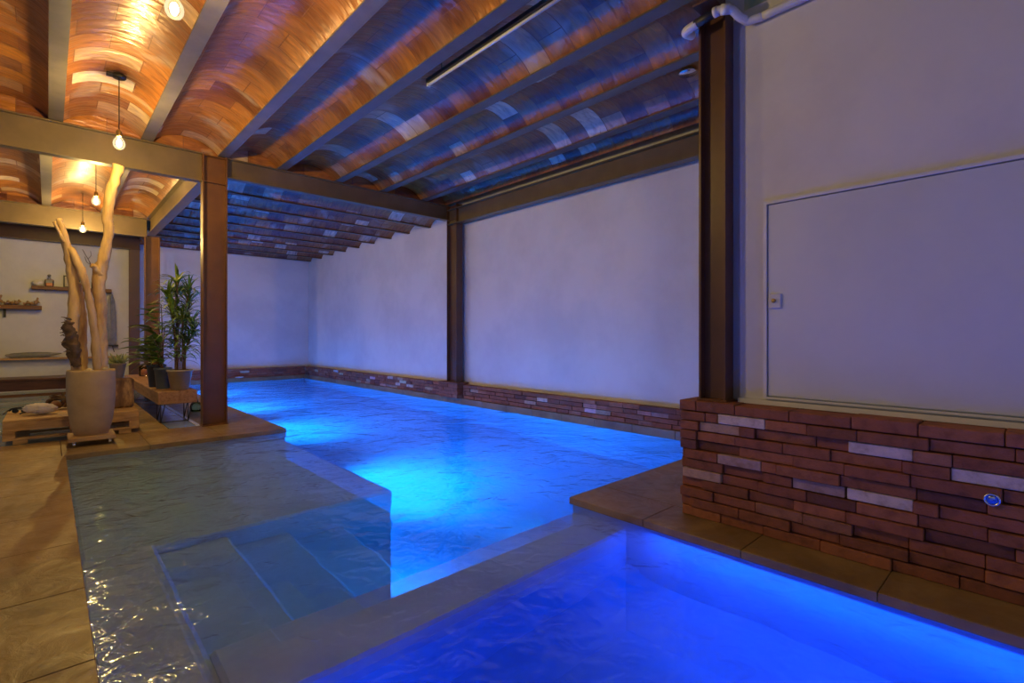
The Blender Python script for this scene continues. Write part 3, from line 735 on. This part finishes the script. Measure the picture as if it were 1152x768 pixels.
# ------------------------------------------------------------------ plant bench
BX0, BX1, BY0, BY1, BZ0, BZ1 = 1.085, 1.545, 8.18, 12.25, .262, .435
t = empty('timber_bench', 'long low thick timber bench on thin black wire legs beside the pool', 'bench', (1.315, 10.2, 0))
tl(MB().box(BX0, BX1, BY0, BY1, BZ0, BZ1, bev=.008), t).build('seat_slab', M['woodx'], t)
for yy in (8.55, 11.8):
    for xx in (BX0 + .04, BX1 - .10):
        pts = [(xx, yy, BZ0), (xx - .0, yy, .006), (xx + .0, yy - .30, .006), (xx, yy - .30, BZ0)]
        tl(MB().tube(pts[:2], .006, 6).tube(pts[1:3], .006, 6).tube(pts[2:], .006, 6).tube([(xx + .05, yy, BZ0), (xx, yy, .006)], .006, 6).tube([(xx + .05, yy - .30, BZ0), (xx, yy - .30, .006)], .006, 6), t).build('wire_leg', M['black'], t)
    tl(MB().tube([(BX0 + .04, yy - .3, .012), (BX1 - .10, yy - .3, .012)], .006, 6), t).build('wire_rail', M['black'], t)

def leaf(mb, base, dirv, length, width, droop, col, seg=7):
    d = Vector(dirv).normalized(); side = d.cross(Vector((0, 0, 1)))
    if side.length < .05: side = Vector((1, 0, 0))
    side.normalize(); p = Vector(base); vs = []; el = d.copy()
    for i in range(seg + 1):
        f = i / seg; wv = width * (math.sin(PI * min(1, f * .92 + .10)) ** .8) * .5
        nrm = side.cross(el).normalized()
        vs += [p - side * wv + nrm * wv * .35, p.copy(), p + side * wv + nrm * wv * .35]
        el = (el + Vector((0, 0, -droop * (f + .15)))).normalized(); p = p + el * (length / seg)
    fs = []
    for i in range(seg):
        a = 3 * i; fs += [(a, a + 1, a + 4, a + 3), (a + 1, a + 2, a + 5, a + 4)]
    mb.add(vs, fs, col, smooth=True)
rp = random.Random(11)
def gcol(): k = rp.uniform(.5, 1.5); return (k * rp.uniform(.8, 1.3), k, k * rp.uniform(.6, 1.1))
# dracaena
t = empty('potted_dracaena', 'tall dracaena with drooping strap leaves in a beige pot at the bench end', 'potted plant', (1.375, 8.42, BZ1))
MB().lathe([(.105, 0), (.112, .004), (.150, .255), (.162, .258), (.162, .285), (.150, .285), (.147, .25)], 36).build('pot', M['potbeige'], t)
MB().lathe([(.146, .25), (.10, .262), (.01, .265)], 24).build('soil', M['soil'], t)
lf = MB(); cn = MB()
for (cx, cy, tx, ty, hz) in ((-.02, .0, -.04, -.03, 1.52), (.05, .02, .10, .0, 1.22), (-.05, .03, -.13, .06, 1.32), (.02, -.04, .02, -.10, .98), (.06, -.02, .16, .05, .95), (-.03, .05, -.03, .12, 1.38), (.0, -.02, .10, -.06, 1.40), (-.04, -.02, -.10, -.06, 1.08), (.03, .0, .14, -.04, .78)):
    P = sm([(cx, cy, .25), (cx * 1.1, cy * 1.1, .25 + (hz - .25) * .4), (tx * .6 + cx * .4, ty * .6, .25 + (hz - .25) * .75), (tx, ty, hz)], 4)
    cn.tube(P, .009, 7)
    for i, p in enumerate(P):
        if p.z < .40: continue
        f = (p.z - .25) / (hz - .25)
        for q in range(4 if f > .45 else 2):
            a = rp.uniform(0, 2 * PI); el = rp.uniform(.1, .9) if f < .85 else rp.uniform(.3, 1.3)
            leaf(lf, p, (math.cos(a) * math.cos(el), math.sin(a) * math.cos(el), math.sin(el)), rp.uniform(.20, .34), rp.uniform(.022, .036), rp.uniform(.18, .42), gcol())
    for q in range(12):
        a = q * 2.4 + cx * 9; el = .2 + 1.2 * rp.random()
        leaf(lf, P[-1], (math.cos(a) * math.cos(el), math.sin(a) * math.cos(el), math.sin(el)), rp.uniform(.24, .38), rp.uniform(.026, .038), rp.uniform(.2, .42), gcol())
cn.build('stems', M['cane'], t); lf.build('foliage', M['leaf'], t)
# broad leaf plant, blue grey pot
t = empty('potted_broad_leaf_plant', 'sprawling broad leaved plant in a blue grey pot left of the beige pot', 'potted plant', (1.22, 8.75, BZ1))
MB().lathe([(.075, 0), (.08, .004), (.104, .27), (.112, .272), (.112, .30), (.102, .30), (.10, .26)], 32).build('pot', M['bluepot'], t)
MB().lathe([(.10, .26), (.05, .27), (.01, .272)], 20).build('soil', M['soil'], t)
lf = MB(); cn = MB()
for (dx, dy, hz, ln) in ((-.44, -.05, .66, .38), (-.30, .0, .90, .30), (-.52, .0, .46, .36), (-.20, .05, 1.10, .28), (-.10, -.05, .72, .28), (-.24, -.12, .70, .30), (-.04, .02, 1.22, .25), (-.14, -.1, .42, .26), (.05, .0, .9, .25), (-.30, .05, .55, .3)):
    P = sm([(0, 0, .27), (dx * .15, dy * .2, .27 + (hz - .27) * .6), (dx * .5, dy * .6, hz)], 5); cn.tube(P, .007, 6)
    for q in range(6):
        a = math.atan2(dy, dx) + rp.uniform(-.8, .8); el = rp.uniform(-.1, .6)
        leaf(lf, P[-1 - q], (math.cos(a) * math.cos(el), math.sin(a) * math.cos(el), math.sin(el)), ln * rp.uniform(.7, 1), rp.uniform(.075, .115), rp.uniform(.02, .20), gcol(), 8)
cn.build('stems', M['cane'], t); lf.build('foliage', M['leaf'], t)
# dark plant, navy pot
t = empty('potted_dark_plant', 'hanging leaved plant in the leftmost dark navy pot on the bench', 'potted plant', (1.19, 9.12, BZ1))
MB().lathe([(.085, 0), (.09, .004), (.118, .30), (.126, .302), (.126, .33), (.115, .33), (.113, .29)], 32).build('pot', M['navypot'], t)
MB().lathe([(.113, .29), (.05, .30), (.01, .302)], 20).build('soil', M['soil'], t)
lf = MB()
for q in range(60):
    a = rp.uniform(0, 2 * PI); el = rp.uniform(.1, 1.4)
    leaf(lf, (.05 * math.cos(a), .05 * math.sin(a), .29 + rp.uniform(0, .35)), (math.cos(a) * math.cos(el), math.sin(a) * math.cos(el), math.sin(el)), rp.uniform(.14, .28), rp.uniform(.03, .06), rp.uniform(.2, .5), tuple(x * .6 for x in gcol()))
lf.build('foliage', M['leaf'], t)
t = empty('blue_pot', 'bright blue empty pot half hidden behind the beige pot', 'pot', (1.46, 8.80, BZ1))
MB().lathe([(.075, 0), (.08, .004), (.115, .24), (.122, .242), (.122, .265), (.11, .265), (.108, .03), (.01, .025)], 32, cap1=True).build('pot_body', M['brightblue'], t)
t = empty('candle_holder', 'clear glass holding a lit orange candle at the far bench end', 'candle', (1.34, 11.7, BZ1))
MB().lathe([(.07, 0), (.085, .01), (.09, .21), (.094, .212), (.086, .214), (.082, .02)], 28, cap1=False).build('glass', M['glass'], t)
MB().lathe([(.055, .018), (.055, .12), (.048, .125)], 20).build('candle', M['candlewax'], t)
o = MB().tube(sm([(1.56, 8.35, .80), (1.575, 8.32, .70), (1.55, 8.30, .60), (1.57, 8.30, .46)]), .006, 8).tube(sm([(1.56, 8.35, .80), (1.57, 8.40, .81), (1.575, 8.38, .77)]), .006, 8)
t = empty('green_bottle', 'small green glass bottle on the deck beneath the bench end', 'bottle', (1.72, 9.2, 0))
MB().lathe([(.06, 0), (.085, .02), (.09, .08), (.07, .13), (.03, .15), (.026, .18), (.03, .182)], 24).build('bottle_body', M['greenglass'], t)
MB().lathe([(.022, .175), (.022, .20)], 14).build('stopper', M['bonewood'], t)
o = MB().ball((0, 0, .02), (.11, .05, .022), 3, rough=.1).build('white_float', M['whiteplastic']); o.location = (3.72, 14.83, .06); o.location = (3.78, 14.87, .062); tag(o, 'small white oblong item resting on the far pool coping', 'float')

# ------------------------------------------------------------------ back wall furnishings
t = empty('wall_shelf', 'upper dark wooden shelf on the back white wall', 'shelf', (.40, 14.92, 2.20))
MB().box(-.66, .68, -.13, .095, 0, .075, bev=.006).build('board', M['shelfwood'], t)
for q in (-.45, .45): MB().box(q, q + .02, -.10, .095, -.012, 0).build('bracket', M['black'], t)
t = empty('wall_shelf', 'lower left dark wooden shelf with driftwood pieces on the back wall', 'shelf', (-.76, 14.92, 1.76))
MB().box(-.66, .66, -.13, .095, 0, .085, bev=.006).build('board', M['shelfwood'], t)
MB().box(.08, .10, -.10, .095, -.012, 0).box(.07, .11, .04, .095, -.17, 0).build('bracket', M['black'], t)
t = empty('glass_decanter', 'squat glass decanter with stopper on the upper shelf', 'decanter', (.02, 14.90, 2.275))
MB().box(-.075, .075, -.05, .05, 0, .16, bev=.02).lathe([(.03, .16), (.022, .20), (.035, .21)], 16, cap0=False, cap1=False).build('bottle_body', M['glass'], t)
MB().lathe([(.012, .20), (.03, .235), (.03, .255), (.01, .27)], 16).build('stopper', M['greystone'], t)
MB().box(-.055, .055, -.035, .035, .01, .08, bev=.01).build('liquor', M['candlewax'], t)
t = empty('shell', 'pale rounded shell at the left end of the upper shelf', 'shell', (-.16, 14.90, 2.275))
MB().ball((0, 0, .07), (.09, .06, .07), 3, rough=.25).build('shell_body', M['coral'], t)
t = empty('picture_frame', 'small dark picture frame standing on the upper shelf', 'picture frame', (.39, 14.93, 2.275))
fm = MB(); fm.box(-.14, -.115, -.012, .012, 0, .27).box(.115, .14, -.012, .012, 0, .27).box(-.115, .115, -.012, .012, 0, .025).box(-.115, .115, -.012, .012, .245, .27)
fm.build('frame', M['black'], t); MB().box(-.115, .115, 0, .008, .025, .245).build('print', M['paper'], t)
t = empty('twig_vase', 'narrow bottle vase with a bare grey twig on the upper shelf', 'vase', (.77, 14.90, 2.275))
MB().lathe([(.035, 0), (.045, .01), (.045, .14), (.016, .22), (.016, .32), (.02, .325)], 20, cap1=False).build('vase_body', M['glass'], t)
tw = MB().tube(sm([(0, 0, .02), (-.01, 0, .4), (-.08, 0, .62), (-.20, 0, .88)]), [.010] * 12 + [.006] * 7, 6)
tw.tube(sm([(-.04, 0, .52), (.05, -.02, .62), (.12, -.02, .63)]), .005, 6).tube(sm([(-.10, 0, .68), (-.05, 0, .76), (-.06, 0, .86)]), .005, 6).tube(sm([(-.05, 0, .55), (-.12, 0, .60), (-.16, 0, .72)]), .005, 6)
tw.build('twig', M['twig'], t)
def drift(loc, sx, seed, lab, h=.09):
    o = MB(); rr = random.Random(seed)
    P = sm([(-sx, 0, .04), (-sx * .3, rr.uniform(-.02, .02), .06), (sx * .3, 0, .045), (sx, 0, .05 + rr.uniform(0, .05))], 5)
    o.tube(P, [.028 + .014 * math.sin(i * 1.7 + seed) for i in range(len(P))], 10, jitter=.9)
    o.tube(sm([(sx * .4, 0, .05), (sx * .75, 0, h), (sx * .8, 0, h + .05)], 4), [.026, .024, .022, .02, .019, .017, .015, .012, .01], 8, jitter=.6)
    m = o.build('driftwood_piece', M['bonewood']); m.location = loc; tag(m, lab, 'driftwood', 'driftwood pieces on the lower shelf'); return m
drift((-.26, 14.88, 1.845), .12, 1, 'forked driftwood piece at the right end of the lower shelf', .13)
drift((-.55, 14.88, 1.845), .12, 2, 'flat driftwood piece in the middle of the lower shelf', .05)
drift((-.83, 14.88, 1.845), .14, 3, 'chunky driftwood piece where the lower shelf leaves the frame', .16)
# long ledge
t = empty('wall_ledge', 'narrow oak ledge running the length of the back wall', 'ledge', (-1.2, 14.93, .68))
MB().box(-3.6, 2.45, -.10, .085, 0, .045, bev=.004).build('board', M['ledge'], t)
o = MB().tube(sm([(-.46, 0, .07), (-.30, 0, .05), (-.05, 0, .06), (.2, 0, .07), (.42, 0, .09)], 5), [.008, .025, .03, .05, .06, .065, .068, .07, .07, .07, .068, .066, .065, .06, .055, .05, .04, .03, .022, .016, .01], 12, flat=.8).build('stone_canoe', M['greystone'])
o.location = (-.20, 14.88, .722); tag(o, 'long grey boat shaped carving lying on the oak ledge', 'carving')
# hanging board
t = empty('grey_board', 'tall narrow grey board with rounded top on a black wall stand', 'board', (1.08, 14.93, .88))
P = [(-.085, 0), (-.095, .3), (-.085, .75), (-.06, 1.05), (-.03, 1.17), (0, 1.20), (.03, 1.17), (.06, 1.05), (.085, .75), (.095, .3), (.085, 0)]
mb = MB(); n = len(P); vs = [(x, -.02, z + .11) for x, z in P] + [(x, .02, z + .11) for x, z in P] + [(0, -.045, .11), (0, -.045, 1.2)]
fs = [tuple(range(n, 2 * n))] + [(i, (i + 1) % n, n + (i + 1) % n, n + i) for i in range(n)] + [(2 * n, 2 * n + 1, 5)]
fs += [(i + 1, i, 2 * n + (1 if i > 3 else 0)) if i < 5 else (i + 1, i, 2 * n + (1 if i < 6 else 0)) for i in range(n - 1)]
fs += [(4, 2 * n + 1, 2 * n)]; fs += [(6, 2 * n, 2 * n + 1), (0, n - 1, 2 * n)]
mb.add(vs, fs); mb.build('panel', M['greystone'], t)
MB().box(-.13, .13, -.06, .06, .08, .108, bev=.004).tube([(-.10, 0, .08), (-.10, 0, -.12)], .008, 8).tube([(.02, 0, .08), (.06, .02, -.06)], .008, 8).build('stand', M['black'], t)
# long dark bench against the wall
t = empty('long_bench', 'long dark mahogany bench in front of the back wall at the left', 'bench', (-1.6, 13.0, 0))
MB().box(-3.5, 2.3, -.35, .42, .375, .415, bev=.006).build('seat', M['darkwood'], t)
MB().box(-3.5, 2.3, -.33, -.29, .20, .374).build('apron', M['darkwood'], t)
MB().box(-3.4, 2.2, -.25, -.20, .08, .13).build('stretcher', M['shelfwood'], t)
for xx in (-3.4, -.5, 2.1):
    for yy in (-.30, .32): MB().box(xx, xx + .07, yy, yy + .06, .0, .374, bev=.004).build('leg', M['darkwood'], t)

# ------------------------------------------------------------------ lights under water
def area(name, loc, rot, sx, sy, power, col, spread=PI):
    l = bpy.data.lights.new(name, 'AREA'); l.shape = 'RECTANGLE'; l.size = sx; l.size_y = sy; l.energy = power; l.color = col; l.spread = spread
    o = bpy.data.objects.new(name, l); COL.objects.link(o); o.location = loc; o.rotation_euler = rot; return o
PXR = (0, -PI / 2, 0)   # face +x
CY = (.0, .30, 1.0)
for k, yy in enumerate((4.9, 8.2, 11.0, 13.6)):
    xx = 2.20 if yy < 6.7 else 2.28
    area('unseen_pool_light', (xx + .05, yy, -.75), (0, -PI / 2 + .42, 0), .35, .35, (330, 270, 250, 210)[k], (.0, .30, 1), 2.15)
area('unseen_pool_light', (2.66, 2.50, -.45), (PI / 2 - .15, 0, PI / 3), .3, .3, 13, (.0, .34, 1), 2.4)  # unseen lamp added behind the divider to light the steps
# unseen area lights added under the spa rim to brighten it, all facing down
area('spa_fill', (2.76, -.2, -.12), (0, 0, 0), .16, 3.9, 48, (.0, .065, 1))
area('spa_fill', (.62, -.2, -.12), (0, 0, 0), .16, 3.6, 50, (.0, .065, 1))
area('spa_fill', (1.65, -2.2, -.12), (0, 0, 0), 2.2, .2, 50, (.0, .065, 1))

# ------------------------------------------------------------------ world: soft dusk sky reaching in from the open side
wd = bpy.data.worlds.new('dusk'); sc.world = wd; wd.use_nodes = True
bg = wd.node_tree.nodes['Background']; bg.inputs[0].default_value = (.60, .62, .72, 1); bg.inputs[1].default_value = .42

# ------------------------------------------------------------------ camera
cam = bpy.data.cameras.new('cam'); cam.lens = F / 1152 * 36; cam.sensor_width = 36; cam.sensor_fit = 'HORIZONTAL'
cam.shift_y = (377.5 - 384) / 1152
co = bpy.data.objects.new('camera', cam); COL.objects.link(co)
co.location = (0, 0, CH); co.rotation_euler = (PI / 2, 0, AZ - PI / 2)
cam.clip_start = .02
sc.camera = co
sc.view_settings.view_transform = 'Standard'; sc.view_settings.look = 'None'; sc.view_settings.gamma = 1
sc.view_settings.use_curve_mapping = False; sc.view_settings.exposure = -.42
